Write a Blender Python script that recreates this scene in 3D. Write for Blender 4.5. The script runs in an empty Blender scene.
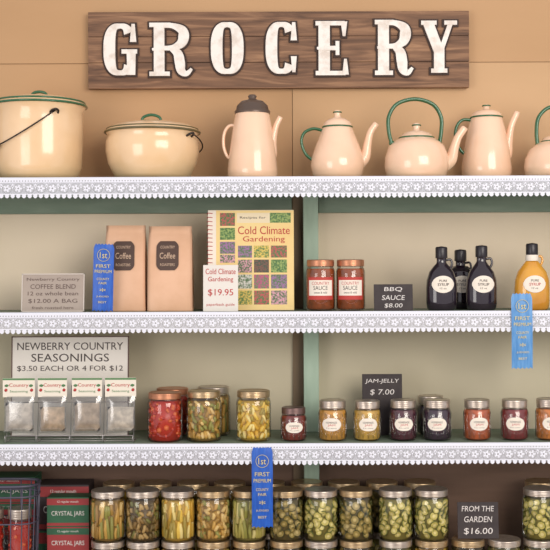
import bpy, bmesh, math, random
from mathutils import Vector, Matrix
random.seed(7)
ZC=1.5; D=3.0; S0=1.45/550
def S(y): return S0*(y+D)/D
def WX(px,y): return (px-275)*S(y)
def WZ(py,y): return ZC-(py-275)*S(y)
ZS1=WZ(177,0); ZS2=WZ(312,0); ZS3=WZ(444,0)
YW=0.28

# ---------------------------------------------------------------- materials
def lin(c):
    out=[]
    for v in c[:3]:
        v=v/255.0
        out.append(v/12.92 if v<=0.04045 else ((v+0.055)/1.055)**2.4)
    return (out[0],out[1],out[2],1)
MATS={}
def mat(name,col,rough=.5,metal=0,col2=None,scale=20,stretch=(1,1,1),bump=0,coat=0,detail=4,lo=.35,hi=.65,spec=.5,sss=0):
    if name in MATS: return MATS[name]
    m=bpy.data.materials.new(name); m.use_nodes=True
    nt=m.node_tree; b=nt.nodes['Principled BSDF']
    b.inputs['Base Color'].default_value=lin(col)
    b.inputs['Roughness'].default_value=rough
    b.inputs['Metallic'].default_value=metal
    b.inputs['Coat Weight'].default_value=coat
    b.inputs['Coat Roughness'].default_value=.08
    b.inputs['Specular IOR Level'].default_value=spec
    if col2 or bump:
        tc=nt.nodes.new('ShaderNodeTexCoord'); mp=nt.nodes.new('ShaderNodeMapping')
        mp.inputs['Scale'].default_value=stretch
        nz=nt.nodes.new('ShaderNodeTexNoise'); nz.inputs['Scale'].default_value=scale; nz.inputs['Detail'].default_value=detail
        nt.links.new(tc.outputs['Object'],mp.inputs['Vector']); nt.links.new(mp.outputs['Vector'],nz.inputs['Vector'])
        if col2:
            r=nt.nodes.new('ShaderNodeValToRGB')
            r.color_ramp.elements[0].position=lo; r.color_ramp.elements[1].position=hi
            r.color_ramp.elements[0].color=lin(col); r.color_ramp.elements[1].color=lin(col2)
            nt.links.new(nz.outputs['Fac'],r.inputs['Fac']); nt.links.new(r.outputs['Color'],b.inputs['Base Color'])
        if bump:
            bp=nt.nodes.new('ShaderNodeBump'); bp.inputs['Strength'].default_value=bump; bp.inputs['Distance'].default_value=.003
            nt.links.new(nz.outputs['Fac'],bp.inputs['Height']); nt.links.new(bp.outputs['Normal'],b.inputs['Normal'])
    MATS[name]=m; return m
def glassmat(name,tint=(245,250,248),strength=1.0,rough=.04,base=.05):
    m=bpy.data.materials.new(name); m.use_nodes=True; nt=m.node_tree
    for n in list(nt.nodes): nt.nodes.remove(n)
    o=nt.nodes.new('ShaderNodeOutputMaterial'); mx=nt.nodes.new('ShaderNodeMixShader')
    t=nt.nodes.new('ShaderNodeBsdfTransparent'); g=nt.nodes.new('ShaderNodeBsdfGlossy')
    t.inputs[0].default_value=lin(tint); g.inputs['Roughness'].default_value=rough
    f=nt.nodes.new('ShaderNodeLayerWeight'); f.inputs['Blend'].default_value=.25
    ma=nt.nodes.new('ShaderNodeMath'); ma.operation='MULTIPLY_ADD'; ma.inputs[1].default_value=.7*strength; ma.inputs[2].default_value=base; ma.use_clamp=True
    nt.links.new(f.outputs['Fresnel'],ma.inputs[0]); nt.links.new(ma.outputs[0],mx.inputs[0])
    nt.links.new(t.outputs[0],mx.inputs[1]); nt.links.new(g.outputs[0],mx.inputs[2]); nt.links.new(mx.outputs[0],o.inputs[0])
    return m
GLASS=glassmat('jar_glass',(253,253,251),.9,.06,.06); PLASTIC=glassmat('clear_plastic',(240,240,240),1.2,.15,.14)
CREAM=mat('cream_enamel',(250,213,182),.22,col2=(246,203,170),scale=9,coat=.6)
CREAM2=mat('cream_enamel_yellow',(247,212,170),.22,col2=(240,202,156),scale=9,coat=.6)
GREEN=mat('green_enamel',(46,100,64),.25,coat=.6)
DKRIM=mat('dark_rim_enamel',(100,90,56),.35,coat=.4)
DKLID=mat('dark_metal_lid',(104,88,78),.35,metal=.4)
WIRE=mat('dark_wire',(58,50,46),.4,metal=.5)
BLKWIRE=mat('black_wire',(84,82,98),.4,metal=.1)
GRIP=mat('dark_wood_grip',(60,44,36),.5)
SILVER=mat('silver_lid',(214,202,190),.32,metal=.8,col2=(186,172,158),scale=60)
COPPER=mat('copper_lid',(196,136,104),.35,metal=.7)
BRASS=mat('gold_lid',(204,180,144),.32,metal=.8,col2=(182,154,116),scale=60)
DGREY=mat('pewter_lid',(124,100,96),.35,metal=.7)
LABEL=mat('paper_label',(242,232,218),.7)
INK=mat('dark_ink',(68,58,58),.7)
REDINK=mat('red_ink',(190,56,54),.6)
WHITE=mat('white_paint',(225,222,216),.55)
CHALK=mat('chalk_white',(228,222,218),.8)
BLACKBOARD=mat('blackboard',(54,46,48),.7,col2=(64,56,56),scale=40)
KRAFT=mat('kraft_paper',(232,188,156),.75,col2=(222,176,142),scale=14,bump=.3)
BLUE=mat('blue_satin',(26,84,182),.4,col2=(36,100,200),scale=30,stretch=(6,6,1))
BLUE2=mat('light_blue_satin',(76,138,200),.4,col2=(100,158,214),scale=30,stretch=(6,6,1))
GOLDINK=mat('gold_ink',(220,204,136),.5)
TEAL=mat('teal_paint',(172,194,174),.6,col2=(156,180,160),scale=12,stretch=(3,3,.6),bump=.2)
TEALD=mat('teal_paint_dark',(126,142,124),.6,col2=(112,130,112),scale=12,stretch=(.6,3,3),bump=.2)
STRIP=mat('post_shadow_strip',(124,104,82),.75,col2=(104,88,70),scale=8,stretch=(3,3,.4),bump=.2)  # shade beside the post, put into a dark brown strip
EDGE=mat('pale_shelf_edge',(154,158,160),.6)

# ---------------------------------------------------------------- builder
def catmull(pts,n=6):
    P=[Vector(p) for p in pts]
    if len(P)<3:
        return P
    E=[P[0]*2-P[1]]+P+[P[-1]*2-P[-2]]; out=[]
    for i in range(1,len(E)-2):
        a,b,c,d=E[i-1],E[i],E[i+1],E[i+2]
        for k in range(n):
            t=k/n
            out.append(.5*((2*b)+(c-a)*t+(2*a-5*b+4*c-d)*t*t+(3*b-a-3*c+d)*t**3))
    out.append(P[-1]); return out
TXT={}
def textmesh(s):
    if s in TXT: return TXT[s]
    c=bpy.data.curves.new('t','FONT'); c.body=s; c.resolution_u=3; c.align_x='CENTER'
    o=bpy.data.objects.new('t',c); bpy.context.scene.collection.objects.link(o)
    bpy.context.view_layer.update()
    me=o.evaluated_get(bpy.context.evaluated_depsgraph_get()).to_mesh()
    v=[(p.co.x,p.co.y) for p in me.vertices]; f=[tuple(q.vertices) for q in me.polygons]
    x0=min(a[0] for a in v); x1=max(a[0] for a in v); y0=min(a[1] for a in v); y1=max(a[1] for a in v)
    v=[((a[0]-x0)/(x1-x0)-.5,(a[1]-y0)/(y1-y0)-.5) for a in v]
    bpy.data.objects.remove(o); TXT[s]=(v,f); return TXT[s]
class MB:
    def __init__(s): s.v=[];s.f=[];s.m=[];s.sm=[];s.mats=[]
    def mi(s,m):
        if m not in s.mats: s.mats.append(m)
        return s.mats.index(m)
    def add(s,vs,fs,m,smooth=True,M=None):
        o=len(s.v); k=s.mi(m)
        for p in vs:
            p=Vector(p); s.v.append(M@p if M else p)
        for f in fs: s.f.append(tuple(i+o for i in f)); s.m.append(k); s.sm.append(smooth)
    def lathe(s,prof,m,seg=40,c=(0,0,0),M=None,sy=1):
        vs=[];fs=[];n=len(prof)
        for r,z in prof:
            for j in range(seg):
                a=2*math.pi*j/seg; vs.append((c[0]+max(r,1e-5)*math.cos(a),c[1]+max(r,1e-5)*math.sin(a)*sy,c[2]+z))
        for i in range(n-1):
            for j in range(seg):
                k=(j+1)%seg; fs.append((i*seg+j,i*seg+k,(i+1)*seg+k,(i+1)*seg+j))
        s.add(vs,fs,m,True,M)
    def tube(s,pts,r,m,seg=10,n=6,flat=1.0,closed=False):
        if isinstance(r,(int,float)): r=[r]*len(pts)
        P=catmull(pts,n) if n>1 else [Vector(p) for p in pts]
        if n>1 and len(pts)>=3:
            R=[q[0] for q in catmull([(a,0,0) for a in r],n)]
        else: R=list(r)
        T=[]
        for i in range(len(P)):
            a=P[max(i-1,0)];b=P[min(i+1,len(P)-1)]
            if closed: a=P[i-1]; b=P[(i+1)%len(P)]
            T.append((b-a).normalized())
        up=Vector((0,1,0)) if abs(T[0].y)<.9 else Vector((0,0,1))
        vs=[];fs=[]
        u=(up-T[0]*up.dot(T[0])).normalized()
        for i,p in enumerate(P):
            u=(u-T[i]*u.dot(T[i])).normalized(); w=T[i].cross(u)
            for j in range(seg):
                a=2*math.pi*j/seg; vs.append(p+u*math.cos(a)*R[i]*flat+w*math.sin(a)*R[i])
        L=len(P)
        for i in range(L if closed else L-1):
            for j in range(seg):
                k=(j+1)%seg; i2=(i+1)%L; fs.append((i*seg+j,i*seg+k,i2*seg+k,i2*seg+j))
        if not closed:
            fs.append(tuple(range(seg))); fs.append(tuple((L-1)*seg+j for j in range(seg)))
        s.add(vs,fs,m)
    def box(s,x0,x1,y0,y1,z0,z1,m,M=None,bev=0):
        bm=bmesh.new(); bmesh.ops.create_cube(bm,size=1)
        for v in bm.verts: v.co=Vector(((x0+x1)/2+v.co.x*(x1-x0),(y0+y1)/2+v.co.y*(y1-y0),(z0+z1)/2+v.co.z*(z1-z0)))
        if bev: bmesh.ops.bevel(bm,geom=bm.edges[:],offset=bev,segments=2,affect='EDGES',profile=.5)
        bm.verts.index_update()
        s.add([v.co.copy() for v in bm.verts],[tuple(v.index for v in f.verts) for f in bm.faces],m,False,M); bm.free()
    def ball(s,c,r,m,sub=1,sc=(1,1,1),M=None):
        bm=bmesh.new(); bmesh.ops.create_icosphere(bm,subdivisions=sub,radius=1)
        vs=[(c[0]+v.co.x*r*sc[0],c[1]+v.co.y*r*sc[1],c[2]+v.co.z*r*sc[2]) for v in bm.verts]
        s.add(vs,[tuple(v.index for v in f.verts) for f in bm.faces],m,True,M); bm.free()
    def text(s,t,cx,cz,w,h,m,y,bend=None,shear=0,M=None):
        v,f=textmesh(t); vs=[]
        for a,b in v:
            x=cx+a*w+shear*b*h; z=cz+b*h
            if bend: vs.append((bend*math.sin(x/bend),-bend*math.cos(x/bend),z))
            else: vs.append((x,y,z))
        s.add(vs,f,m,False,M)
    def quad(s,x0,x1,z0,z1,y,m,M=None): s.add([(x0,y,z0),(x1,y,z0),(x1,y,z1),(x0,y,z1)],[(0,1,2,3)],m,False,M)
    def curved(s,R,cx,cz,w,h,m,oval=False,N=14,K=8):
        vs=[];fs=[]
        for i in range(N+1):
            t=-1+2*i/N; hh=h/2*(math.sqrt(max(0.02,1-abs(t)**2.4)) if oval else 1)
            for k in range(K+1):
                x=cx+t*w/2; z=cz-hh+2*hh*k/K; vs.append((R*math.sin(x/R),-R*math.cos(x/R),z))
        for i in range(N):
            for k in range(K): a=i*(K+1)+k; fs.append((a,a+K+1,a+K+2,a+1))
        s.add(vs,fs,m)
    def mesh(s,name):
        me=bpy.data.meshes.new(name); me.from_pydata([tuple(p) for p in s.v],[],s.f)
        for m in s.mats: me.materials.append(m)
        for i,p in enumerate(me.polygons): p.material_index=s.m[i]; p.use_smooth=s.sm[i]
        bm=bmesh.new(); bm.from_mesh(me); bmesh.ops.recalc_face_normals(bm,faces=bm.faces[:]); bm.to_mesh(me); bm.free()
        return me
    def obj(s,name,loc=(0,0,0),rot=(0,0,0)): return place(s.mesh(name),name,loc,rot)
def place(me,name,loc,rot=(0,0,0)):
    o=bpy.data.objects.new(name,me); o.location=loc; o.rotation_euler=rot
    bpy.context.scene.collection.objects.link(o); return o

# ---------------------------------------------------------------- room
TAN=mat('tan_painted_board',(198,158,116),.7,col2=(188,148,106),scale=2,stretch=(.6,1,1.6),bump=.2,detail=8)
TAN2=mat('tan_painted_board_right',(206,168,126),.7,col2=(196,158,116),scale=2,stretch=(.6,1,1.6),bump=.2,detail=8)
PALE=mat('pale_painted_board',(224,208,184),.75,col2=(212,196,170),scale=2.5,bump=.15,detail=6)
PALE3=mat('pale_painted_board_shaded',(208,198,172),.75,col2=(196,186,160),scale=2.5,bump=.15,detail=6)  # darker copy of the pale board, light falloff put into its colour
BROWN=mat('unlit_bay_board',(132,104,88),.8,col2=(112,88,74),scale=4,stretch=(.5,1,4),bump=.3)  # shade of the unlit bottom bay, put into the wall colour as brown
SEAM=mat('seam_shadow_board',(160,122,84),.8)
w=MB()
xs=WX(293,YW)
zseam=WZ(63,YW)
w.box(-2.4,2.4,YW+.012,YW+.1,0,2.8,SEAM)
w.box(-2.4,xs-.0008,YW,YW+.012,ZS1-.02,zseam-.0006,TAN)
w.box(xs+.0008,2.4,YW,YW+.012,ZS1-.02,zseam-.0006,TAN2)
w.box(-2.4,2.4,YW-.002,YW+.012,zseam+.0006,2.8,TAN)
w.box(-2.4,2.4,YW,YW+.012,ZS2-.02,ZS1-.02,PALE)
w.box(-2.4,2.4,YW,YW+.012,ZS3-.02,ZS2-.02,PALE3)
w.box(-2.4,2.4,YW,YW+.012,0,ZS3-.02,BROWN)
w.obj('wall_back')
f=MB(); f.box(-2.4,2.4,-4.2,YW+.1,-.05,0,mat('floor_planks',(140,112,84),.6,col2=(112,88,64),scale=5,stretch=(1,.1,1)))
f.obj('floor')

# shelving
H4=WZ(589,.065)   # bottom shelf top
SB=.018
zs=(ZS1,ZS2,ZS3,H4)
for z in zs:
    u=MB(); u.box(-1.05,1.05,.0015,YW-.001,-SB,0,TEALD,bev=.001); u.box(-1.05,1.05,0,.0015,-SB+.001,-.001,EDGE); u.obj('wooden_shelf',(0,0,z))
yf=.225
for a,b_ in ((ZS1,ZS2),(ZS2,ZS3),(ZS3,H4)):
    u=MB(); h=a-SB-b_-.001
    u.box(WX(303.5,yf),WX(318.5,yf),yf-.25,YW-.0005-.25,0,h,TEAL,bev=.001)
    u.box(WX(292.5,YW),WX(304,YW),YW-.012-.25,YW-.0005-.25,0,h,STRIP,bev=.001)  # dark strip added where the post's shadow falls on the wall
    u.obj('shelf_support_post',(0,.25,b_+.0005))
for x in (-1.1,1.055):
    u=MB(); u.box(x,x+.045,.02,YW-.001,0,ZS1,TEAL,bev=.001); u.obj('shelf_support_post')
u=MB(); yy=.262; hh=.062
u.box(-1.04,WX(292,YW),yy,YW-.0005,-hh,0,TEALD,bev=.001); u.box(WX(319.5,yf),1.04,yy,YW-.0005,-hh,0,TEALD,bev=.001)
u.obj('shelf_cleat',(0,0,ZS1-SB-.0003))

# lace
def lacemat():
    m=bpy.data.materials.new('white_lace'); m.use_nodes=True; nt=m.node_tree; N=nt.nodes; L=nt.links
    b=N['Principled BSDF']; b.inputs['Base Color'].default_value=lin((232,234,244)); b.inputs['Roughness'].default_value=.85
    tc=N.new('ShaderNodeTexCoord'); sp=N.new('ShaderNodeSeparateXYZ'); L.new(tc.outputs['Object'],sp.inputs[0])
    def M(op,a,b2=None,c=None):
        n=N.new('ShaderNodeMath'); n.operation=op
        for i,x in enumerate((a,b2,c)):
            if x is None: continue
            if isinstance(x,(int,float)): n.inputs[i].default_value=x
            else: L.new(x,n.inputs[i])
        return n.outputs[0]
    X=sp.outputs['X']; Z=sp.outputs['Z']
    def rad(cx_off,per,zc):
        fx=M('MULTIPLY',M('SUBTRACT',M('FRACT',M('ADD',M('DIVIDE',X,per),cx_off)),.5),per); fz=M('ADD',Z,zc)
        return M('SQRT',M('ADD',M('MULTIPLY',fx,fx),M('MULTIPLY',fz,fz))),M('ARCTAN2',fz,fx)
    d1=M('ABSOLUTE',M('SINE',M('MULTIPLY',M('ADD',X,Z),900))); d2=M('ABSOLUTE',M('SINE',M('MULTIPLY',M('SUBTRACT',X,Z),900)))
    net=M('GREATER_THAN',M('MINIMUM',d1,d2),.38)
    r,ang=rad(0,.030,.028)
    pet=M('MULTIPLY_ADD',M('COSINE',M('MULTIPLY',ang,5)),.0028,.0075)
    notflower=M('GREATER_THAN',r,pet); center=M('LESS_THAN',r,.0022)
    ringh=M('MULTIPLY',M('GREATER_THAN',r,.0112),M('LESS_THAN',r,.0132))
    r2,a2=rad(.5,.030,.022); leaf=M('GREATER_THAN',r2,M('MULTIPLY_ADD',M('COSINE',M('MULTIPLY',a2,4)),.0016,.0046)); c2=M('LESS_THAN',r2,.0016)
    r3,_=rad(0,.015,.0465); arch=M('LESS_THAN',r3,.0026)
    r4,_=rad(0,.0075,.0085); eye=M('LESS_THAN',r4,.0016)
    low=M('LESS_THAN',Z,-.0125); upb=M('GREATER_THAN',Z,-.042)
    hole=M('MULTIPLY',M('MULTIPLY',M('MULTIPLY',net,notflower),leaf),M('MULTIPLY',low,upb))
    for h in (center,c2,arch,eye,M('MULTIPLY',ringh,M('MULTIPLY',upb,M('MULTIPLY',low,.6)))): hole=M('MAXIMUM',hole,h)
    L.new(M('SUBTRACT',1,M('MULTIPLY',hole,.66)),b.inputs['Alpha'])
    b.inputs['Specular IOR Level'].default_value=.1
    return m
LACE=lacemat()
def lace(z0,seed):
    rnd=random.Random(seed); ph=rnd.random()*6
    mb=MB(); n=1680; rows=[0,.006,.014,.024,.034,.044,1]; vs=[];fs=[]
    for i in range(n+1):
        x=-1.05+2.1*i/n
        bot=.0470+.0088*abs(math.cos(math.pi*x/.015))**.7+.001*math.sin(x*9+ph)
        wob=.0016*math.sin(x*37+ph)+.0011*math.sin(x*91)
        vs.append((x,.006,.0012)); 
        for q in rows:
            d=bot if q==1 else q
            vs.append((x,-.0035-.05*abs(wob)-(d/.05)*(wob+.0016),.0012-d))
    R=len(rows)+1
    for i in range(n):
        for k in range(R-1): a=i*R+k; fs.append((a,a+R,a+R+1,a+1))
    mb.add(vs,fs,LACE); mb.obj('lace_shelf_edging',(0,0,z0))
for i,z in enumerate((ZS1,ZS2,ZS3)): lace(z,i)

# ---------------------------------------------------------------- grocery sign
def wood():
    m=bpy.data.materials.new('weathered_wood'); m.use_nodes=True; nt=m.node_tree; N=nt.nodes; L=nt.links
    b=N['Principled BSDF']; b.inputs['Roughness'].default_value=.7
    tc=N.new('ShaderNodeTexCoord'); mp=N.new('ShaderNodeMapping'); mp.inputs['Scale'].default_value=(1.2,6,14)
    nz=N.new('ShaderNodeTexNoise'); nz.inputs['Scale'].default_value=3.5; nz.inputs['Detail'].default_value=9; nz.inputs['Distortion'].default_value=1.2
    r=N.new('ShaderNodeValToRGB'); e=r.color_ramp.elements
    e[0].position=.3; e[0].color=lin((92,66,50)); e[1].position=.72; e[1].color=lin((168,128,96))
    x=r.color_ramp.elements.new(.5); x.color=lin((128,94,70))
    L.new(tc.outputs['Object'],mp.inputs[0]); L.new(mp.outputs[0],nz.inputs['Vector']); L.new(nz.outputs['Fac'],r.inputs[0]); L.new(r.outputs[0],b.inputs['Base Color'])
    bp=N.new('ShaderNodeBump'); bp.inputs['Strength'].default_value=.5; bp.inputs['Distance'].default_value=.004
    L.new(nz.outputs['Fac'],bp.inputs['Height']); L.new(bp.outputs[0],b.inputs['Normal'])
    return m
WOOD=wood()
ys=YW-.03; ss=S(ys)
g=MB(); cx,cy=279,50
GX=lambda p:(p-cx)*ss
GZ=lambda p:(cy-p)*ss
for (a,b) in ((11.5,36),(36.4,62),(62.4,88)): g.box(GX(89),GX(470),0,.02,GZ(b),GZ(a),WOOD,bev=.001)
OUTL=mat('dark_letter_outline',(60,42,34),.7)
LET=mat('white_letter_paint',(244,238,230),.5,col2=(222,210,198),scale=45,detail=8,lo=.45,hi=.68)
def ribbon(pts,wd,x0,z0,W,H,m,yb,yt,grow=0,closed=False,n=5):
    Q=[Vector((x0+p[0]*W,z0+p[1]*H,0)) for p in pts]
    if closed: P=Q; Wd=[a*H/2+grow for a in wd]
    else:
        P=catmull(Q,n) if len(Q)>2 else Q
        Wd=[q[0]*H/2+grow for q in catmull([(a,0,0) for a in wd],n)] if len(Q)>2 else [a*H/2+grow for a in wd]
        if grow:
            P[0]=P[0]+(P[0]-P[1]).normalized()*grow; P[-1]=P[-1]+(P[-1]-P[-2]).normalized()*grow
    L=len(P); vs=[];fs=[]
    for i in range(L):
        a=P[i-1] if (i>0 or closed) else P[i]; b=P[(i+1)%L] if (i<L-1 or closed) else P[i]
        t=(b-a).normalized(); nn=Vector((-t.y,t.x,0))
        A=P[i]+nn*Wd[i]; B=P[i]-nn*Wd[i]
        for q in (A,B):
            vs.append((q.x,yt,q.y)); vs.append((q.x,yb,q.y))
    for i in range(L if closed else L-1):
        j=(i+1)%L; a=i*4; b=j*4
        fs+=[(a,b,b+2,a+2),(a,a+1,b+1,b),(a+2,b+2,b+3,a+3)]
    if not closed:
        fs+=[(0,2,3,1),((L-1)*4,(L-1)*4+1,(L-1)*4+3,(L-1)*4+2)]
    g.add(vs,fs,m,False)
def se(a,cx,rx,cz=.5,rz=.44,e=.72):
    c,s=math.cos(a),math.sin(a)
    return (cx+rx*math.copysign(abs(c)**e,c),cz+rz*math.copysign(abs(s)**e,s))
def arcpts(a0,a1,cx,rx,n=26): 
    A=[math.radians(a0+(a1-a0)*i/n) for i in range(n+1)]
    return [se(a,cx,rx) for a in A],[.09+.13*abs(math.cos(a))**1.2 for a in A]
def glyph(ch):
    k=[]
    if ch=='O':
        p,wd=arcpts(0,360,.5,.32,40); k.append((p[:-1],wd[:-1],True)); 
        k.append(([(.02,.5),(.3,.5)],[.05,.12],False)); k.append(([(.98,.5),(.7,.5)],[.05,.12],False))
    elif ch in 'CG':
        p,wd=arcpts(38,322,.5,.32,34); k.append((p,wd,False)); k.append(([(.02,.5),(.3,.5)],[.05,.12],False))
        k.append(([(.9,.98),(.9,.64)],[.06,.12],False))
        if ch=='C': k.append(([(.9,.34),(.9,.04)],[.11,.06],False))
        else:
            k.append(([(.84,.46),(.84,.02)],[.17,.15],False)); k.append(([(.55,.46),(1.02,.46)],[.08,.08],False))
    elif ch=='R':
        k+= [([(.24,0.02),(.24,.98)],[.2,.2],False),([(0.02,.04),(.48,.04)],[.08,.08],False),([(.02,.96),(.5,.96)],[.08,.08],False),([(.08,.5),(.3,.5)],[.04,.12],False)]
        k.append(([(.3,.95),(.55,.94),(.76,.86),(.8,.74),(.74,.61),(.55,.53),(.3,.52)],[.09,.1,.17,.2,.17,.1,.08],False))
        k.append(([(.5,.52),(.66,.42),(.71,.25),(.74,.1),(.86,.04),(.98,.13)],[.08,.17,.19,.16,.1,.05],False))
    elif ch=='E':
        k+= [([(.28,0.02),(.28,.98)],[.21,.21],False),([(0.02,.04),(.92,.04)],[.08,.08],False),([(.02,.96),(.9,.96)],[.08,.08],False),([(.06,.5),(.3,.5)],[.04,.12],False),
             ([(.88,.99),(.88,.72)],[.12,.05],False),([(.92,.01),(.92,.3)],[.12,.05],False),([(.3,.5),(.66,.5)],[.08,.08],False),([(.68,.63),(.68,.37)],[.07,.07],False)]
    elif ch=='Y':
        k+= [([(.2,.96),(.5,.42)],[.2,.19],False),([(.84,.96),(.56,.42)],[.09,.09],False),([(.51,.48),(.51,.02)],[.2,.2],False),
             ([(0.0,.96),(.44,.96)],[.08,.08],False),([(.66,.96),(1.02,.96)],[.08,.08],False),([(.28,.04),(.74,.04)],[.08,.08],False)]
    return k
for ch,x0,x1,zt,zb in (('G',104,137,23,76),('R',149,193,23,76),('O',211,244,22,75),('C',266,297,22,75),('E',315,348,22,76),('R',374,413,21,76),('Y',421,456,22,74)):
    for grow,m,yt in ((.0055,OUTL,-.003),(0,LET,-.010)):
        for qi,(p,wd,cl) in enumerate(glyph(ch)):
            ribbon(p,wd,GX(x0)+.002,GZ(zb),(x1-x0)*ss,(zb-zt)*ss,m,0,yt-.00025*qi,grow,cl)
g.obj('wooden_grocery_sign',(WX(cx,ys),ys,WZ(cy,ys)))

# ---------------------------------------------------------------- enamelware
class Loc:
    def __init__(s,px,y,zs): s.px=px;s.y=y;s.zs=zs;s.s=S(y)
    def X(s,p): return (p-s.px)*s.s
    def Z(s,p): return max(0,WZ(p,s.y)-s.zs)
    def at(s): return (WX(s.px,s.y),s.y,s.zs+.0003)
    def prof(s,l): return [(r*s.s,s.Z(p)) for r,p in l]
    def path(s,l): return [(s.X(a),0,s.Z(b)) for a,b in l]
def ring(mb,L,r,py,m,t=1.3): 
    mb.tube([(r*L.s*math.cos(a),r*L.s*math.sin(a),L.Z(py)) for a in [2*math.pi*i/48 for i in range(48)]],t*L.s,m,seg=8,n=1,closed=True)
def ear(mb,L,az,r,py,m):
    d=Vector((math.sin(az),-math.cos(az),0)); t=Vector((math.cos(az),math.sin(az),0)); c=d*(r*L.s)+Vector((0,0,L.Z(py)))
    q=L.s
    mb.tube([c-t*4*q+d*-.5*q,c-t*3*q+d*3*q+Vector((0,0,2*q)),c+d*4.5*q+Vector((0,0,3*q)),c+t*3*q+d*3*q+Vector((0,0,2*q)),c+t*4*q+d*-.5*q],1.1*q,m,seg=8)
def bail(mb,L,az,r,py,drop,side,m,perp=None):
    d=Vector((math.sin(az),-math.cos(az),0)); p=Vector((math.cos(az),math.sin(az),0))*side; q=L.s; perp=perp or r
    f=lambda t:d*(math.cos(t)*r*q)+p*(math.sin(t)*perp*q)+Vector((0,0,L.Z(py)-math.sin(t)*drop*q))
    mb.tube([f(math.pi*i/24) for i in range(25)],.75*q,m,seg=7,n=1)
    mb.tube([f(math.radians(76+28*i/6)) for i in range(7)],2.0*q,GRIP,seg=10,n=1)
TS=ZS1
L=Loc(40,.135,TS); b=MB()
b.lathe(L.prof([(0,180),(35,180),(39,175),(42,168),(43,150),(43,125),(42.5,113),(46.5,106)]),CREAM2,56)
ring(b,L,46.9,106,GREEN,1.2)
b.lathe(L.prof([(46,105),(45,103),(36,99),(20,96.5),(0,96)]),CREAM2,56)
ring(b,L,45,102.5,GREEN,1.0)
b.tube(L.path([(32,97),(34,92.5),(40,91),(46,92.5),(48,97)]),1.5*L.s,GREEN)
ear(b,L,math.radians(31),42.5,117,WIRE); ear(b,L,math.radians(211),42.5,117,WIRE)
bail(b,L,math.radians(31),46,115,34,-1,WIRE,47)
b.obj('enamel_stockpot',L.at())
L=Loc(153,.135,TS); b=MB()
b.lathe(L.prof([(0,180),(32,180),(38,176),(44,164),(46.5,152),(46.5,142),(44,136),(47,132.5)]),CREAM2,56)
ring(b,L,47.2,132.5,DKRIM,1.2)
b.lathe(L.prof([(47,131.5),(45,129),(38,125.5),(24,122.5),(0,121.5)]),CREAM2,56); ring(b,L,45.4,129.5,DKRIM,.8)
b.tube(L.path([(142,123),(144,117),(152,114.5),(160,117),(162,123)]),1.5*L.s,GREEN)
ear(b,L,math.radians(58),45.5,139,WIRE); ear(b,L,math.radians(238),45.5,139,WIRE)
bail(b,L,math.radians(58),50,137,15,1,WIRE,50)
b.obj('enamel_casserole_pot',L.at())
def spout(b,L,pts,r,m): b.tube(L.path(pts),[a*L.s for a in r],m,seg=14)
L=Loc(253,.12,TS); b=MB()
b.lathe(L.prof([(0,180),(23,180),(25,177),(25,170),(23,150),(19.5,127),(17,114)]),CREAM,48)
b.lathe(L.prof([(17.5,114),(18,111.5),(16.5,110.5),(15.5,106),(11,101.5),(5,100),(3.5,98.5),(4.5,96.5),(3,94.8),(0,94.5)]),DKLID,40)
spout(b,L,[(268,166),(272,155),(273,142),(276,128),(281,117)],[6,5.5,4.3,3.2,2.8],CREAM)
b.tube(L.path([(238,126),(230,126),(225,133),(224,145),(227,155),(231,159)]),1.7*L.s,CREAM,flat=1.6)
b.obj('enamel_coffee_pot',L.at())
L=Loc(338,.12,TS); b=MB()
b.lathe(L.prof([(0,180),(22,180),(25,175),(27,166),(26,158),(22,146),(17,134),(14.5,127.5)]),CREAM,48); ring(b,L,14.8,127.5,GREEN,.9)
b.lathe(L.prof([(15,127),(13.5,123),(9,119.5),(4,118),(2.8,115.5),(4.2,112.5),(3,110.8),(0,110.3)]),CREAM,40); ring(b,L,3.8,112.7,GREEN,.8)
spout(b,L,[(356,166),(365,158),(368,145),(371,133),(377,124)],[8,5.8,4.2,3.5,3.2],CREAM)
b.tube(L.path([(324,131),(314,129),(305,133),(302,142),(306,154),(315,162)]),1.6*L.s,GREEN,flat=1.6)
b.obj('enamel_teapot',L.at())
def kettle(L,b):
    c=L.px
    b.lathe(L.prof([(0,180),(27,180),(30,176),(32,168),(31.5,158),(28,147),(21,141),(17,139)]),CREAM,48); ring(b,L,17.2,138.6,GREEN,.8)
    b.lathe(L.prof([(17,138),(14,134.5),(8,132),(4,131),(2.8,129),(4.4,126),(3,124),(0,123.5)]),CREAM,40); ring(b,L,4,126,GREEN,.8)
    spout(b,L,[(c+24,167),(c+34,161),(c+38,149),(c+42,138),(c+49,128)],[9,6.5,4.8,4,3.6],CREAM)
    b.tube(L.path([(c-25,145),(c-28,132),(c-28,118),(c-21,106),(c-8,100.5),(c+5,100.5),(c+18,106),(c+25,118),(c+25,132),(c+23,145)]),2.0*L.s,GREEN,flat=1.5)
    for d in (-25,23): b.ball((d*L.s,0,L.Z(144)),3*L.s,GREEN,2)
L=Loc(417,.10,TS); b=MB(); kettle(L,b); b.obj('enamel_kettle',L.at(),(0,0,math.radians(4)))
L=Loc(556,.12,TS); b=MB(); c=556
b.lathe(L.prof([(0,180),(27,180),(30,176),(31,168),(30,160),(26,151),(19,145),(14,143)]),CREAM,48)
b.lathe(L.prof([(14,143),(12,139),(6,137),(3,135),(4.4,131),(0,129)]),CREAM,40); ring(b,L,14,143,GREEN,.8)
b.tube(L.path([(c-18,147),(c-19,132),(c-17,119),(c-9,110),(c+1,108),(c+12,112),(c+19,124),(c+20,147)]),2.0*L.s,GREEN,flat=1.5)
spout(b,L,[(c+24,167),(c+34,161),(c+38,149),(c+42,138),(c+49,128)],[9,6.5,4.8,4,3.6],CREAM)
b.obj('enamel_kettle',L.at())
L=Loc(487,.18,TS); b=MB()
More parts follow.
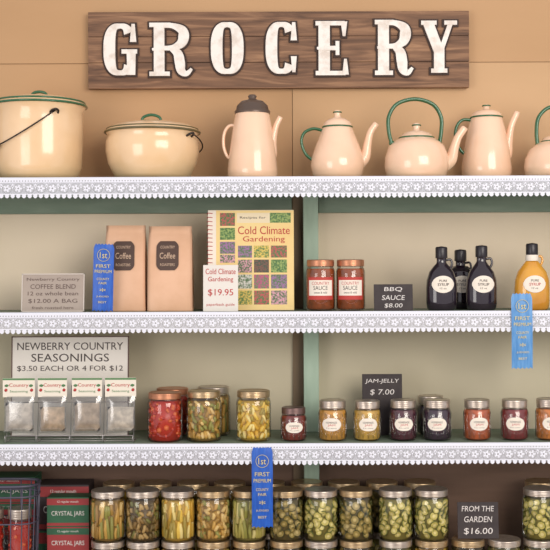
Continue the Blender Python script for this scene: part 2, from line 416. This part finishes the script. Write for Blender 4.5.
b.lathe(L.prof([(0,182),(22,182),(24.5,176),(25,169),(22.5,150),(18.5,130),(15.5,118.5)]),CREAM,48); ring(b,L,15.8,118.5,GREEN,.9)
b.lathe(L.prof([(16,118),(14,114),(9,111.5),(4,110.5),(2.8,109),(4,106.5),(0,105)]),CREAM,40); ring(b,L,3.8,106.8,GREEN,.7)
spout(b,L,[(501,166),(507,156),(509,142),(512,127),(518,113)],[6.5,5.6,4.3,3.4,3],CREAM)
b.tube(L.path([(473,121),(463,121),(457,128),(456,140),(461,151),(467,156)]),1.6*L.s,GREEN,flat=1.6)
b.obj('enamel_coffee_pot',L.at())

# ---------------------------------------------------------------- jars
def bm_(n,c): return mat(n,c,.45)
BEANS={'g':[bm_('green_bean_a',(196,186,98)),bm_('green_bean_b',(160,158,76)),bm_('green_bean_c',(230,216,144))],
       'y':[bm_('yellow_bean_a',(248,212,96)),bm_('yellow_bean_b',(228,182,66)),bm_('yellow_bean_c',(254,236,160)),bm_('yellow_bean_d',(180,160,76))],
       'o':[bm_('olive_bean_a',(216,172,88)),bm_('olive_bean_b',(184,144,72)),bm_('olive_bean_c',(240,208,138)),bm_('olive_bean_d',(158,156,80))],
       'b':[bm_('dark_bean_a',(150,118,66)),bm_('dark_bean_b',(120,100,54)),bm_('dark_bean_c',(196,164,106)),bm_('dark_bean_d',(134,132,70))]}
CORE={'g':mat('brine_olive',(136,126,62),.4),'y':mat('brine_yellow',(196,158,66),.4),'o':mat('brine_amber',(150,118,58),.4),'b':mat('brine_brown',(96,76,44),.4),'d':mat('brine_dark',(100,88,48),.4)}
PICKS={'g':[mat('pickle_rim',(116,122,56),.4),mat('pickle_flesh',(228,214,132),.4,col2=(202,188,98),scale=160),mat('pickle_flesh_b',(244,230,164),.4)],
       'y':[mat('pickle_rim_y',(206,172,58),.4),mat('pickle_flesh_y',(250,220,96),.4,col2=(230,192,68),scale=160),mat('pickle_flesh_yb',(254,236,140),.4)],
       'd':[mat('pickle_rim_d',(88,90,46),.4),mat('pickle_flesh_d',(176,154,86),.4,col2=(146,126,64),scale=160),mat('pickle_flesh_db',(204,182,116),.4)]}
TOM=[mat('tomato_a',(214,70,44),.35),mat('tomato_b',(188,50,36),.35),mat('tomato_c',(230,116,66),.35)]
def jamm(n,c): return mat(n,c,.18,col2=tuple(int(v*.8) for v in c),scale=70,coat=.5)
def jarmesh(name,kind,R,H,lid=SILVER,seed=0,label=None,core=None,quilt=False,tone='g',short=False):
    rnd=random.Random(seed); b=MB()
    lz=.865 if not quilt else .80
    b.lathe([(0,.012*H),(.7*R,.012*H),(.84*R,0),(.93*R,.012*H),(R,.05*H),(R,.70*H),(.985*R,(lz-.09)*H),(.92*R,(lz-.03)*H),(.88*R,(lz)*H),(.88*R,.95*H)],GLASS,36)
    pr=[(.89*R,lz*H)]
    n=4
    for i in range(n):
        z=lz+(.985-lz)*(i+.2)/n; pr+=[(.93*R,z*H),(.945*R,(z+.35*(.985-lz)/n)*H),(.93*R,(z+.7*(.985-lz)/n)*H)]
    pr+=[(.925*R,.99*H),(.87*R,H),(.84*R,.993*H),(.78*R,.988*H),(.4*R,.992*H),(0,.992*H)]
    b.lathe(pr,lid,36)
    r=.95*R; zb=.03*H; zt=(lz-.04)*H
    if kind=='beans':
        BEAN=BEANS[tone]
        b.lathe([(0,zb),(.82*r,zb),(.84*r,zt*.97),(0,zt*.97)],CORE[tone],20)
        cnt=28
        for i in range(cnt):
            a=2*math.pi*i/cnt+rnd.uniform(-.06,.06); rb=rnd.uniform(.0044,.0058)
            z=zb+rb
            while z<zt-.012:
                l=rnd.uniform(.012,.024) if short else rnd.uniform(.022,.06); z1=min(z+l,zt-rb*rnd.uniform(0,2)); rr=r-rb*rnd.uniform(1,1.25)
                sw=.34 if short else .16
                a2=a+rnd.uniform(-sw,sw); am=(a+a2)/2+rnd.uniform(-.05,.05)
                P=[(rr*math.cos(q),rr*math.sin(q),zz) for q,zz in ((a,z),(a,z+.002),(am,(z+z1)/2),(a2,z1-.002),(a2,z1))]
                b.tube(P,[rb*.4,rb*.9,rb,rb*.9,rb*.4],rnd.choice(BEAN),seg=6,n=1)
                z=z1+.002+rnd.uniform(0,.002)
    elif kind=='pickles':
        PICK=PICKS[tone]
        b.lathe([(0,zb),(.8*r,zb),(.82*r,zt*.97),(0,zt*.97)],CORE[tone],20)
        for i in range(80):
            a=2*math.pi*((i*.618)%1)+rnd.uniform(-.2,.2); z=zb+.011+(zt-zb-.020)*((i+.5)/80)
            rd=rnd.uniform(.0085,.0125)
            M=Matrix.Translation((.87*r*math.cos(a),.87*r*math.sin(a),z))@Matrix.Rotation(a,4,'Z')@Matrix.Rotation(math.pi/2+rnd.uniform(-.6,.6),4,'Y')@Matrix.Rotation(rnd.uniform(-.4,.4),4,'X')
            b.lathe([(0,-.0022),(rd*.9,-.0022),(rd,-.001),(rd,.001),(rd*.9,.0022)],PICK[0],10,M=M)
            b.lathe([(rd*.88,.0023),(rd*.45,.0027),(0,.0023)],PICK[1],10,M=M)
            b.lathe([(rd*.4,.0029),(0,.0031)],PICK[2],8,M=M)
            b.lathe([(rd*.88,-.0023),(0,-.0025)],PICK[1],10,M=M)
    elif kind=='tomato':
        b.lathe([(0,zb),(.86*r,zb),(.86*r,zt),(0,zt)],TOM[1],20)
        for i in range(120):
            a=rnd.uniform(0,6.283); q=rnd.uniform(.004,.009); z=rnd.uniform(zb+q*1.3,zt-.004)
            b.ball(((r-q)*math.cos(a),(r-q)*math.sin(a),z),q,rnd.choice(TOM),1,(1,1,rnd.uniform(.7,1.25)))
    else:
        b.lathe([(0,zb),(.9*r,zb),(r,zb+.004),(r,zt-.002),(.96*r,zt),(0,zt)],core,32)
    if quilt:
        for i in range(16):
            a=2*math.pi*i/16
            for k in (-1,1):
                b.tube([(1.0*R*math.cos(a+k*t*.35),1.0*R*math.sin(a+k*t*.35),H*(.08+.60*t)) for t in (0,.25,.5,.75,1)],.0008,GLASS,seg=5,n=1)
    if label=='oval':
        b.curved(R+.0012,0,.42*H,R*1.45,.32*H,LABEL,True)
        b.text('HOMEMADE',0,.47*H,R*.8,.05*H,INK,0,R+.0016); b.text('JAM',0,.40*H,R*.55,.06*H,REDINK,0,R+.0016); b.text('8 oz. country',0,.33*H,R*.75,.035*H,INK,0,R+.0016)
    if label=='sauce':
        b.curved(R+.0012,0,.44*H,R*1.9,.44*H,mat('red_label',(190,62,54),.6)); b.curved(R+.0015,0,.45*H,R*1.75,.30*H,LABEL)
        b.text('COUNTRY',0,.54*H,R*1.25,.06*H,REDINK,0,R+.0019); b.text('SAUCE',0,.45*H,R*1.0,.08*H,INK,0,R+.0019); b.text('sweet & mild',0,.36*H,R*.9,.04*H,INK,0,R+.0019)
    return b.mesh(name)
y=.085; s=S(y)
js=jarmesh('jar_of_barbecue_sauce','jam',14.6*s,51*s,COPPER,1,'sauce',core=jamm('bbq_sauce',(166,84,44)))
for px in (320.5,350.5): place(js,'jar_of_barbecue_sauce',(WX(px,y),y,ZS2+.0003),(0,0,random.uniform(-.12,.12)))
y=.07; s=S(y)
jt=jarmesh('jar_of_tomatoes','tomato',17.5*s,48.5*s,COPPER,3)
jb=[jarmesh('jar_of_green_beans','beans',17.5*s,50*s,(SILVER,BRASS)[i%2],10+i,tone=t,short=sh) for i,(t,sh) in enumerate((('o',0),('y',1),('b',1),('g',0),('y',0),('o',1)))]
jp=[jarmesh('jar_of_pickles','pickles',17.5*s,50*s,(SILVER,BRASS)[i%2],20+i,tone=t) for i,t in enumerate('gdgd')]
jy=jarmesh('jar_of_pickles','pickles',17.5*s,50*s,BRASS,31,tone='y')
Z3=ZS3+.0005
place(jt,'jar_of_tomatoes',(WX(164.5,y),y,Z3))
place(jt,'jar_of_tomatoes',(WX(172,.18),.18,Z3),(0,0,1))
place(jb[5],'jar_of_green_beans',(WX(203.5,y),y,Z3))
place(jb[0],'jar_of_green_beans',(WX(213,.18),.18,Z3),(0,0,1))
place(jb[1],'jar_of_yellow_beans',(WX(253,y),y,Z3),(0,0,.5))
jams=[(293,'raspberry_jam',(140,50,42),12.8,33,DGREY),(332,'peach_jam',(226,166,74),14,40,SILVER),(366.5,'apricot_jam',(230,184,86),13.5,39.5,SILVER),
 (402.5,'blackberry_jam',(96,40,58),13.5,40,SILVER),(436.5,'blueberry_jam',(66,40,62),14,40,SILVER),(476.5,'pepper_jelly',(208,104,60),13.5,40,SILVER),
 (514,'cherry_jam',(144,48,52),13.5,40,SILVER),(549,'orange_marmalade',(228,140,68),14,40.5,SILVER)]
for px,n,c,r,h,l in jams:
    me=jarmesh('jar_of_'+n,'jam',r*s,h*s,l,0,'oval',core=jamm(n,c),quilt=True)
    place(me,'jar_of_'+n,(WX(px,y),y,Z3),(0,0,random.uniform(-.15,.15)))
    if n=='blueberry_jam': place(me,'jar_of_'+n,(WX(430,.17),.17,Z3))
y=.065; s=S(y); HJ=50*s
slots=[(107,'b',0),(142,'b',2),(177,'b',4),(212.5,'b',5),(248,'b',3),(285.5,'p',1),(320,'p',0),(355,'p',3),(394.5,'p',0),(430.5,'y',2),(539,'p',2)]
cat={'b':(jb,'jar_of_green_beans'),'p':(jp,'jar_of_pickles'),'y':([jp[1],jy,jp[0]],'jar_of_pickles')}
i=0
for px,k,v in slots:
    ms,nm=cat[k]
    for lv in (0,1):
        place(ms[(v+(1-lv)*2)%len(ms)],nm,(WX(px,y),y,H4+.0003+lv*(HJ+.0003)),(0,0,random.uniform(-3,3))); i+=1
for px in (467,503):
    place(jp[i%3],'jar_of_pickles',(WX(px,y),y,H4+.0003),(0,0,i)); i+=1
y2=.175
for px,k in ((118,'b'),(155,'b'),(192,'b'),(229,'b'),(268,'b'),(306,'p'),(343,'p'),(381,'p'),(419,'p'),(540,'p')):
    ms,nm=cat[k]
    for lv in (0,1):
        place(ms[i%len(ms)],nm,(WX(px,y2),y2,H4+.0003+lv*(HJ+.0003)),(0,0,random.uniform(-3,3))); i+=1

def bottle(name,L,glassm,capm,top,amber=False):
    b=MB(); k=31 if not amber else 35
    R=k/2
    T=top
    b.lathe(L.prof([(0,318),(R-3,318),(R-1,309),(R,302),(R,289),(R-.6,281),(R-3,273),(R-7.5,267),(5.5,T+17.5),(4.8,T+16),(4.8,T+12),(5.6,T+11)]),glassm,40,sy=.72)
    b.lathe(L.prof([(5.8,T+12),(6,T+11.5),(6,T+2),(5.4,T+.8),(0,T)]),capm,28)
    b.tube(L.path([(L.px+4,T+14),(L.px+9,T+13.5),(L.px+10.5,T+18),(L.px+8,T+24)]),1.2*L.s,glassm,seg=8)
    vs=[];fs=[];N=14;K=8
    zc=L.Z(285); hw=(11)*L.s; hh=8.5*L.s; Rr=R*L.s*1.0+.0006
    for i in range(N+1):
        t=-1+2*i/N
        for q in range(K+1):
            z=zc+hh*math.sqrt(max(.02,1-t*t))*(-1+2*q/K); x=t*hw
            vs.append((x,-.72*math.sqrt(max(0,Rr*Rr-x*x))-.0016,z))
    for i in range(N):
        for q in range(K): a=i*(K+1)+q; fs.append((a,a+K+1,a+K+2,a+1))
    b.add(vs,fs,LABEL)
    yy=-.72*Rr-.0022
    b.text('PURE',0,zc+hh*.42,hw*.7,hh*.26,INK,yy); b.text('SYRUP',0,zc-.02*hh,hw*1.0,hh*.34,REDINK if amber else INK,yy+.0001); b.text('12 oz',0,zc-hh*.46,hw*.6,hh*.2,INK,yy)
    if amber: b.lathe(L.prof([(6.2,T+18),(6.4,T+17.5),(6.4,T+12.5),(6.2,T+12)]),LABEL,24)
    b.obj(name,L.at())
DARK=mat('dark_syrup_glass',(40,30,40),.08,coat=.8); BCAP=mat('black_cap',(40,36,42),.35)
AMB=mat('amber_syrup',(230,168,64),.1,col2=(212,142,46),scale=14,coat=.8)
bottle('syrup_bottle',Loc(441.5,.08,ZS2),DARK,BCAP,247)
bottle('syrup_bottle',Loc(460.5,.18,ZS2),DARK,BCAP,250)
bottle('syrup_bottle',Loc(481.5,.08,ZS2),DARK,BCAP,246)
bottle('honey_bottle',Loc(532,.08,ZS2),AMB,BCAP,244,True)

# ---------------------------------------------------------------- bags
def bag(px0,px1,pyt,y,labx):
    cx=(px0+px1)/2; L=Loc(cx,y,ZS2); b=MB(); W=(px1-px0)/2*L.s; H=L.Z(pyt); Dp=.032
    rnd=random.Random(int(px0)); prof=[(0,Dp,1),(.02,Dp*1.02,1),(.2,Dp*1.05,1),(.45,Dp*1.0,.99),(.65,Dp*.85,.985),(.8,Dp*.55,.98),(.9,Dp*.22,.97),(.93,.003,.965),(1.0,.0022,.965)]
    vs=[];fs=[];n=12
    ringn=None
    for (t,d,wf) in prof:
        ring_=[]
        for i in range(n+1):
            x=-W*wf+2*W*wf*i/n; ring_.append((x,-d*(1-.12*abs(2*i/n-1)**3),t*H))
        for k in range(1,4):
            q=k/4; ring_.append((W*wf*(1-.10*math.sin(math.pi*q)*(1 if t>.1 else 0)),-d*.88+2*d*.88*q,t*H))
        for i in range(n+1):
            x=W*wf-2*W*wf*i/n; ring_.append((x,d*(1-.12*abs(2*i/n-1)**3),t*H))
        for k in range(1,4):
            q=k/4; ring_.append((-W*wf*(1-.10*math.sin(math.pi*q)*(1 if t>.1 else 0)),d*.88-2*d*.88*q,t*H))
        ringn=len(ring_)
        for p in ring_:
            j=.0004 if 0<t<.9 else 0
            vs.append((p[0]+rnd.uniform(-j,j),p[1]+rnd.uniform(-j,j),p[2]))
    for r_ in range(len(prof)-1):
        for i in range(ringn):
            k=(i+1)%ringn; fs.append((r_*ringn+i,r_*ringn+k,(r_+1)*ringn+k,(r_+1)*ringn+i))
    fs.append(tuple(range(ringn))); fs.append(tuple((len(prof)-1)*ringn+i for i in range(ringn)))
    b.add(vs,fs,KRAFT)
    DK=mat('bag_print',(84,64,56),.7); CR_=mat('bag_print_light',(214,184,158),.7)
    def on(z):
        t=z/H
        for a,c in zip(prof,prof[1:]):
            if a[0]<=t<=c[0]: return -(a[1]+(c[1]-a[1])*(t-a[0])/(c[0]-a[0]))-.0022
        return -Dp
    z1=L.Z(241); z0=L.Z(270); w=11*L.s
    zl=sorted([z0+(z1-z0)*i/16 for i in range(17)]+[p[0]*H for p in prof if z0<p[0]*H<z1]); vs=[];fs=[]
    for z in zl:
        v=abs((z-z0)/(z1-z0)*2-1); ww=w*(1-.35*max(0,v-.6)/.4*max(0,v-.6)/.4)
        vs+=[(-ww+labx,on(z),z),(ww+labx,on(z),z)]
    for i in range(len(zl)-1): fs.append((2*i,2*i+1,2*i+3,2*i+2))
    b.add(vs,fs,DK,False)
    def bt(t,cz,ww,hh,m):
        v,f=textmesh(t); b.add([(labx+a*ww,on(cz+c*hh)-.0012,cz+c*hh) for a,c in v],f,m,False)
    bt('COUNTRY',L.Z(247),w*1.3,2.8*L.s,CR_); bt('Coffee',L.Z(255.5),w*1.4,6*L.s,CR_); bt('ROASTERS',L.Z(264.5),w*1.3,2.6*L.s,CR_)
    b.obj('kraft_paper_bag',L.at())
bag(106,146.5,225,.11,-.004); bag(148.5,193,226,.10,-.006)

# ---------------------------------------------------------------- cards & signs
WPAPER=mat('white_paper',(230,224,216),.8)
FRAME=mat('dark_frame',(100,76,70),.6)
def card(name,px0,px1,py0,py1,y,zs,body,lines,ink,lean=.12,frame=None,yaw=0,thick=.003,shear=0):
    cx=(px0+px1)/2; sc=S(y); W=(px1-px0)*sc; H=(WZ(py0,y)-zs)/math.cos(lean)
    b=MB(); b.box(-W/2,W/2,0,thick,0,H,body,bev=.0005)
    if frame:
        t=.003
        for q in ((-W/2,W/2,0,t),(-W/2,W/2,H-t,H),(-W/2,-W/2+t,0,H),(W/2-t,W/2,0,H)): b.box(q[0],q[1],-.0015,thick,q[2],q[3],frame)
    for t,fx,fz,fw,fh in lines: b.text(t,(fx-.5)*W,fz*H,fw*W,fh*H,ink,-.0008,shear=shear)
    b.add([(-.008,thick,H*.7),(.008,thick,H*.7),(.012,thick+H*.25,.25*H*math.tan(lean)),(-.012,thick+H*.25,.25*H*math.tan(lean))],[(0,1,2,3)],body,False)
    b.obj(name,(WX(cx,y),y,zs+.0008),(-lean,0,yaw)); return b
card('printed_price_card',21,84,273,311,.05,ZS2,mat('taupe_card',(178,164,152),.8,col2=(168,154,144),scale=10),[('Newberry Country',.5,.84,.84,.10),('COFFEE BLEND',.5,.66,.72,.12),('12 oz whole bean',.5,.48,.8,.10),('$12.00 A BAG',.5,.28,.78,.12),('fresh roasted here',.5,.11,.66,.07)],mat('pale_ink',(108,92,86),.8),frame=mat('card_edge',(206,196,186),.7))
card('chalkboard_price_sign',374,413,285,310,.06,ZS2,BLACKBOARD,[('BBQ',.5,.8,.46,.18),('SAUCE',.5,.49,.58,.18),('$8.00',.5,.18,.46,.18)],CHALK,lean=.15,shear=.15)
card('seasonings_sign',10,128,336,442,.15,ZS3,WPAPER,[('NEWBERRY COUNTRY',.5,.90,.9,.075),('SEASONINGS',.5,.785,.66,.08),('$3.50 EACH OR 4 FOR $12',.5,.675,.9,.06)],INK,lean=.06,frame=FRAME)
card('chalkboard_price_sign',362,402,375,441,.15,ZS3,BLACKBOARD,[('JAM-JELLY',.5,.88,.84,.08),('$ 7.00',.5,.70,.6,.10)],CHALK,lean=.06,shear=.15)
card('chalkboard_price_sign',457,498,504,538,.055,H4+HJ+.0003,BLACKBOARD,[('FROM THE',.5,.82,.78,.15),('GARDEN',.5,.53,.68,.16),('$16.00',.5,.2,.7,.19)],CHALK,lean=.12,shear=.1)

# book
y=.10; s=S(y); b=MB(); L=Loc(251,y,ZS2)
COVER=mat('book_cover',(242,216,150),.5,col2=(236,202,132),scale=6)
COV2=mat('book_cover_top',(236,220,186),.5)
b.box(L.X(208),L.X(294),0,.018,0,L.Z(210),mat('page_edges',(226,214,196),.8),bev=.001)
F=-.0006
b.quad(L.X(216),L.X(294),.0008,L.Z(210.5),F,COVER)
b.quad(L.X(208),L.X(216),.0008,L.Z(210.5),F,LABEL)
for k in range(24):
    z=.006+(L.Z(212)-.01)*k/23; b.tube([(L.X(212.5),-.0012,z),(L.X(208),-.003,z+.0008),(L.X(206.8),.009,z),(L.X(208),.02,z)],.0009,REDINK,seg=5,n=2)
def pic(n,a,c,sc=200): return mat(n,a,.45,col2=c,scale=sc,lo=.42,hi=.6)
PIC=[pic('photo_green_red',(74,118,66),(190,80,84)),pic('photo_leaf',(70,112,60),(150,172,96)),pic('photo_purple',(86,118,78),(160,110,160)),pic('photo_pink',(82,112,72),(220,160,176)),
     pic('photo_white',(90,118,80),(222,220,212)),pic('photo_yellow',(96,130,70),(226,196,96)),pic('photo_dark',(62,78,60),(124,80,68)),pic('photo_magenta',(94,128,86),(184,80,124))]
for j,(a,c) in enumerate(((213,226),(228,240),(242,254),(255,263))): b.quad(L.X(220),L.X(235),L.Z(c),L.Z(a),F-.0004,PIC[j%8])
k=0
for (za,zb_) in ((246,258),(260,273),(275,289),(291,305)):
    for (xa,xb) in ((238,252),(254,269),(271,287)):
        b.quad(L.X(xa),L.X(xb),L.Z(zb_),L.Z(za),F-.0004,PIC[(k*3+2)%8]); k+=1
b.quad(L.X(237),L.X(291),L.Z(223),L.Z(213),F-.0003,COV2); b.quad(L.X(270),L.X(291),L.Z(223),L.Z(213),F-.0004,PIC[1])
b.text('Recipes for',L.X(253),L.Z(218),26*s,3*s,INK,F-.0008)
b.text('Cold Climate',L.X(264),L.Z(230.5),52*s,8*s,REDINK,F-.0008); b.text('Gardening',L.X(264),L.Z(240),42*s,7*s,REDINK,F-.0008)
lo=L.at(); b.obj('gardening_book',(lo[0],lo[1],lo[2]+.0012),(-.05,0,0))
y=.045; 
card('printed_price_card',203,238,265,312,y,ZS2,WPAPER,[('Cold Climate',.5,.86,.86,.12),('Gardening',.5,.68,.72,.13),('$19.95',.5,.40,.72,.16),('paperback guide',.5,.14,.8,.07)],REDINK,lean=.08)

# seasoning rack + packets
y=.055; L=Loc(70,y,ZS3); q=L.s
r=MB(); WR=mat('grey_wire',(176,172,170),.35,metal=.6)
for zz,yy in ((441,.0),(402,.012)): r.tube([(L.X(5),yy,max(L.Z(zz),.002)),(L.X(134),yy,max(L.Z(zz),.002))],.0013,WR,seg=6,n=1)
r.tube([(L.X(5),.045,.0015),(L.X(134),.045,.0015)],.0013,WR,seg=6,n=1)
for px in (6,37,70,103,133):
    r.tube([(L.X(px),-.02,L.Z(434)),(L.X(px),-.018,.0015),(L.X(px),.045,.0015)],.0013,WR,seg=6,n=1)
    r.tube([(L.X(px),0,.0015),(L.X(px),.012,L.Z(402)),(L.X(px),.02,L.Z(385))],.0013,WR,seg=6,n=1)
r.tube([(L.X(6),-.02,L.Z(434)),(L.X(133),-.02,L.Z(434))],.0013,WR,seg=6,n=1)
HEAD=mat('header_card',(236,228,212),.6)
GI=mat('green_print',(86,132,84),.6); 
powd=[(236,228,216),(228,204,174),(212,194,172),(242,232,216)]
def pillow(b,x,z0,z1,w,d,yc,m,N=8,K=8):
    vs=[];fs=[]
    for sgn in (-1,1):
        for i in range(N+1):
            for k in range(K+1):
                u_=-1+2*i/N; v_=-1+2*k/K; e=max(0,(1-u_**4))*max(0,(1-abs(v_)**3.5))
                vs.append((x+u_*w/2*(1-.03*(1-abs(v_))),yc+sgn*d/2*math.sqrt(e),z0+(z1-z0)*k/K))
    o=(N+1)*(K+1)
    for g_ in (0,1):
        for i in range(N):
            for k in range(K): a=g_*o+i*(K+1)+k; fs.append((a,a+K+1,a+K+2,a+1))
    b.add(vs,fs,m)
for j,(a,c) in enumerate(((3,35),(38,67),(72,102),(105,136))):
    cx=(a+c)/2; x=L.X(cx); w=(c-a)*q
    yc=-.006
    PM=mat('spice_powder_%d'%j,powd[j],.9,col2=tuple(int(v*.84) for v in powd[j]),scale=70)
    pillow(r,x,L.Z(430),L.Z(402+j%2*4),w*.84,.014,yc,PM); pillow(r,x,L.Z(432),L.Z(394),w*.94,.018,yc,PLASTIC)
    r.box(x-w/2,x+w/2,yc-.0015,yc+.0015,L.Z(396),L.Z(377),HEAD)
    yy=yc-.0022
    r.quad(x-w/2,x+w/2,L.Z(379),L.Z(377.2),yy,GI)
    r.text('Country',x,L.Z(384.5),w*.6,4.5*q,REDINK,yy); r.text('Seasoning',x,L.Z(390.5),w*.56,3*q,GI,yy)
    for t in (-.4,.4):
        r.ball((x+t*w,yy,L.Z(389)),1.8*q,REDINK,1,(1,.2,1)); r.ball((x+t*w*.95,yy,L.Z(384.5)),1.8*q,GI,1,(1.3,.2,.8))
r.obj('rack_of_seasoning_packets',L.at())

# ribbons
def ribbonobj(px0,px1,py0,py1,y,m,curl=.003,roty=0):
    cx=(px0+px1)/2; sc=S(y); W=(px1-px0)*sc; H=(py1-py0)*sc; b=MB(); N=10;K=28;vs=[];fs=[]
    for k in range(K+1):
        v=k/K
        for i in range(N+1):
            u_=i/N-.5; z=-v*H
            ww=W*(1.0 if v>.06 else .82+.18*v/.06)
            if k==K: z+= .004*(i%2)
            if k==0: z+= -.003*(i%2)
            vs.append((u_*ww,-curl*math.sin(v*math.pi*1.3)-.002*math.cos(u_*6),z))
    for k in range(K):
        for i in range(N): a=k*(N+1)+i; fs.append((a,a+1,a+N+2,a+N+1))
    b.add(vs,fs,m)
    yy=-curl*1.05-.0035
    b.tube([(W*.30*math.cos(t),yy,-.17*H+W*.30*math.sin(t)) for t in [6.283*i/20 for i in range(20)]],.0007,GOLDINK,seg=5,n=1,closed=True)
    b.text('1st',0,-.17*H,W*.36,W*.3,GOLDINK,yy)
    for t,zz,ww,hh in (('FIRST',-.33,.7,.05),('PREMIUM',-.41,.82,.045),('COUNTY',-.52,.6,.035),('FAIR',-.58,.4,.035),('*',-.68,.3,.05),('JUDGED',-.78,.6,.03),('BEST',-.86,.4,.03)):
        b.text(t,0,zz*H,ww*W,hh*H,GOLDINK,yy)
    b.obj('award_ribbon',(WX(cx,y),y,WZ(py0,y)),(0,roty,0))
ribbonobj(94,114.5,243,311,.045,BLUE,.002,.03)
ribbonobj(251,272,447,528,-.009,BLUE,.003,.0)
ribbonobj(511,532,294,370,-.009,BLUE2,.003,-.01)

# cartons
def carton(px0,px1,y0,y1,z0,h,m,band,txt):
    sc=S(y0); W=(px1-px0)*sc; b=MB()
    b.box(-W/2,W/2,0,y1-y0,0,h,m,bev=.001)
    b.quad(-W/2,W/2,h*.74,h*.96,-.0006,band); b.quad(-W/2,W/2,h*.04,h*.14,-.0006,band)
    b.text(txt,0,h*.44,W*.78,h*.2,WHITE,-.0012); b.text('12 regular mouth',0,h*.85,W*.5,h*.09,WHITE,-.0012)
    b.obj('carton_of_canning_jars',(WX((px0+px1)/2,y0),y0,z0+.0003))
CG=mat('green_carton',(48,100,70),.6,col2=(42,88,62),scale=20); CR=mat('red_carton',(156,52,54),.6); CD=mat('dark_carton',(62,50,52),.6)
ch=29.5*S(.10)
for k,(m,bd) in enumerate(((CD,CR),(CR,CG),(CG,CR))): carton(46,88,.10,.165,H4+k*(ch+.0003),ch,m,bd,'CRYSTAL JARS')
for k in range(4): carton(-30,34,.17,.265,H4+k*(.071+.0003),.071,(CR,CD,CR,CG)[k],(CG,CR,CG,CR)[k],'CRYSTAL JARS')
carton(37,88,.17,.265,H4,.135,CG,CR,'CRYSTAL JARS'); carton(37,88,.17,.265,H4+.1353,.128,CD,CR,'CRYSTAL JARS')
# wire basket with jars
y=.075; b=MB(); L=Loc(3,y,H4); sc=L.s
zt=WZ(482,y)-H4
def rr(t,z,flare): 
    a=35*sc*flare; d=.062*flare
    c,s_=math.cos(t),math.sin(t); return (a*math.copysign(abs(c)**.6,c),d*math.copysign(abs(s_)**.6,s_),z)
for z,fl,rd in ((.0035,.90,.003),(zt*.35,.93,.002),(zt*.65,.96,.002),(zt*.90,.99,.0026),(zt,1,.004)):
    b.tube([rr(6.2832*i/36,z,fl) for i in range(36)],rd,BLKWIRE,seg=7,n=1,closed=True)
for i in range(18):
    t=6.2832*i/18; b.tube([rr(t,.002,.90),rr(t,zt*.5,.945),rr(t,zt,1)],.0018,BLKWIRE,seg=6,n=2)
for i in range(5):
    x=(-.07+.035*i); b.tube([(x,-.048,.002),(x,.048,.002)],.0015,BLKWIRE,seg=6,n=1)
b.obj('wire_basket',L.at())
big=jarmesh('jar_of_tomato_salsa','tomato',12.5*S(.07),80*S(.07)*1.0,SILVER,9)
place(big,'jar_of_tomato_salsa',(WX(19,.075),.075,H4+.0045)); 
place(big,'jar_of_tomato_salsa',(WX(-9,.075),.075,H4+.0045),(0,0,2))

# ---------------------------------------------------------------- light & camera
wd=bpy.data.worlds.new('World'); bpy.context.scene.world=wd; wd.use_nodes=True
bg=wd.node_tree.nodes['Background']; bg.inputs[0].default_value=(.94,.91,.95,1); bg.inputs[1].default_value=.70
def area(n,loc,tgt,size,sy,e,col):
    l=bpy.data.lights.new(n,'AREA'); l.shape='RECTANGLE'; l.size=size; l.size_y=sy; l.energy=e; l.color=col
    o=bpy.data.objects.new(n,l); o.location=loc; o.rotation_euler=(Vector(tgt)-Vector(loc)).to_track_quat('-Z','Y').to_euler()
    bpy.context.scene.collection.objects.link(o)
area('window_light',(1.4,-3.0,2.2),(0,.1,1.3),1.9,1.5,66,(1,.93,.84))
area('window_light_soft',(-2.0,-2.8,1.4),(0,.1,1.0),1.4,1.6,28,(1,.96,.92))
cam=bpy.data.cameras.new('cam'); co=bpy.data.objects.new('camera',cam); bpy.context.scene.collection.objects.link(co)
co.location=(0,-D,ZC)
co.rotation_euler=(Matrix.Rotation(math.radians(90),4,'X')@Matrix.Rotation(math.radians(-.22),4,'Z')).to_euler()
cam.sensor_width=36; cam.lens=36*D/1.45; cam.clip_end=50
bpy.context.scene.camera=co
bpy.context.scene.view_settings.view_transform='Standard'
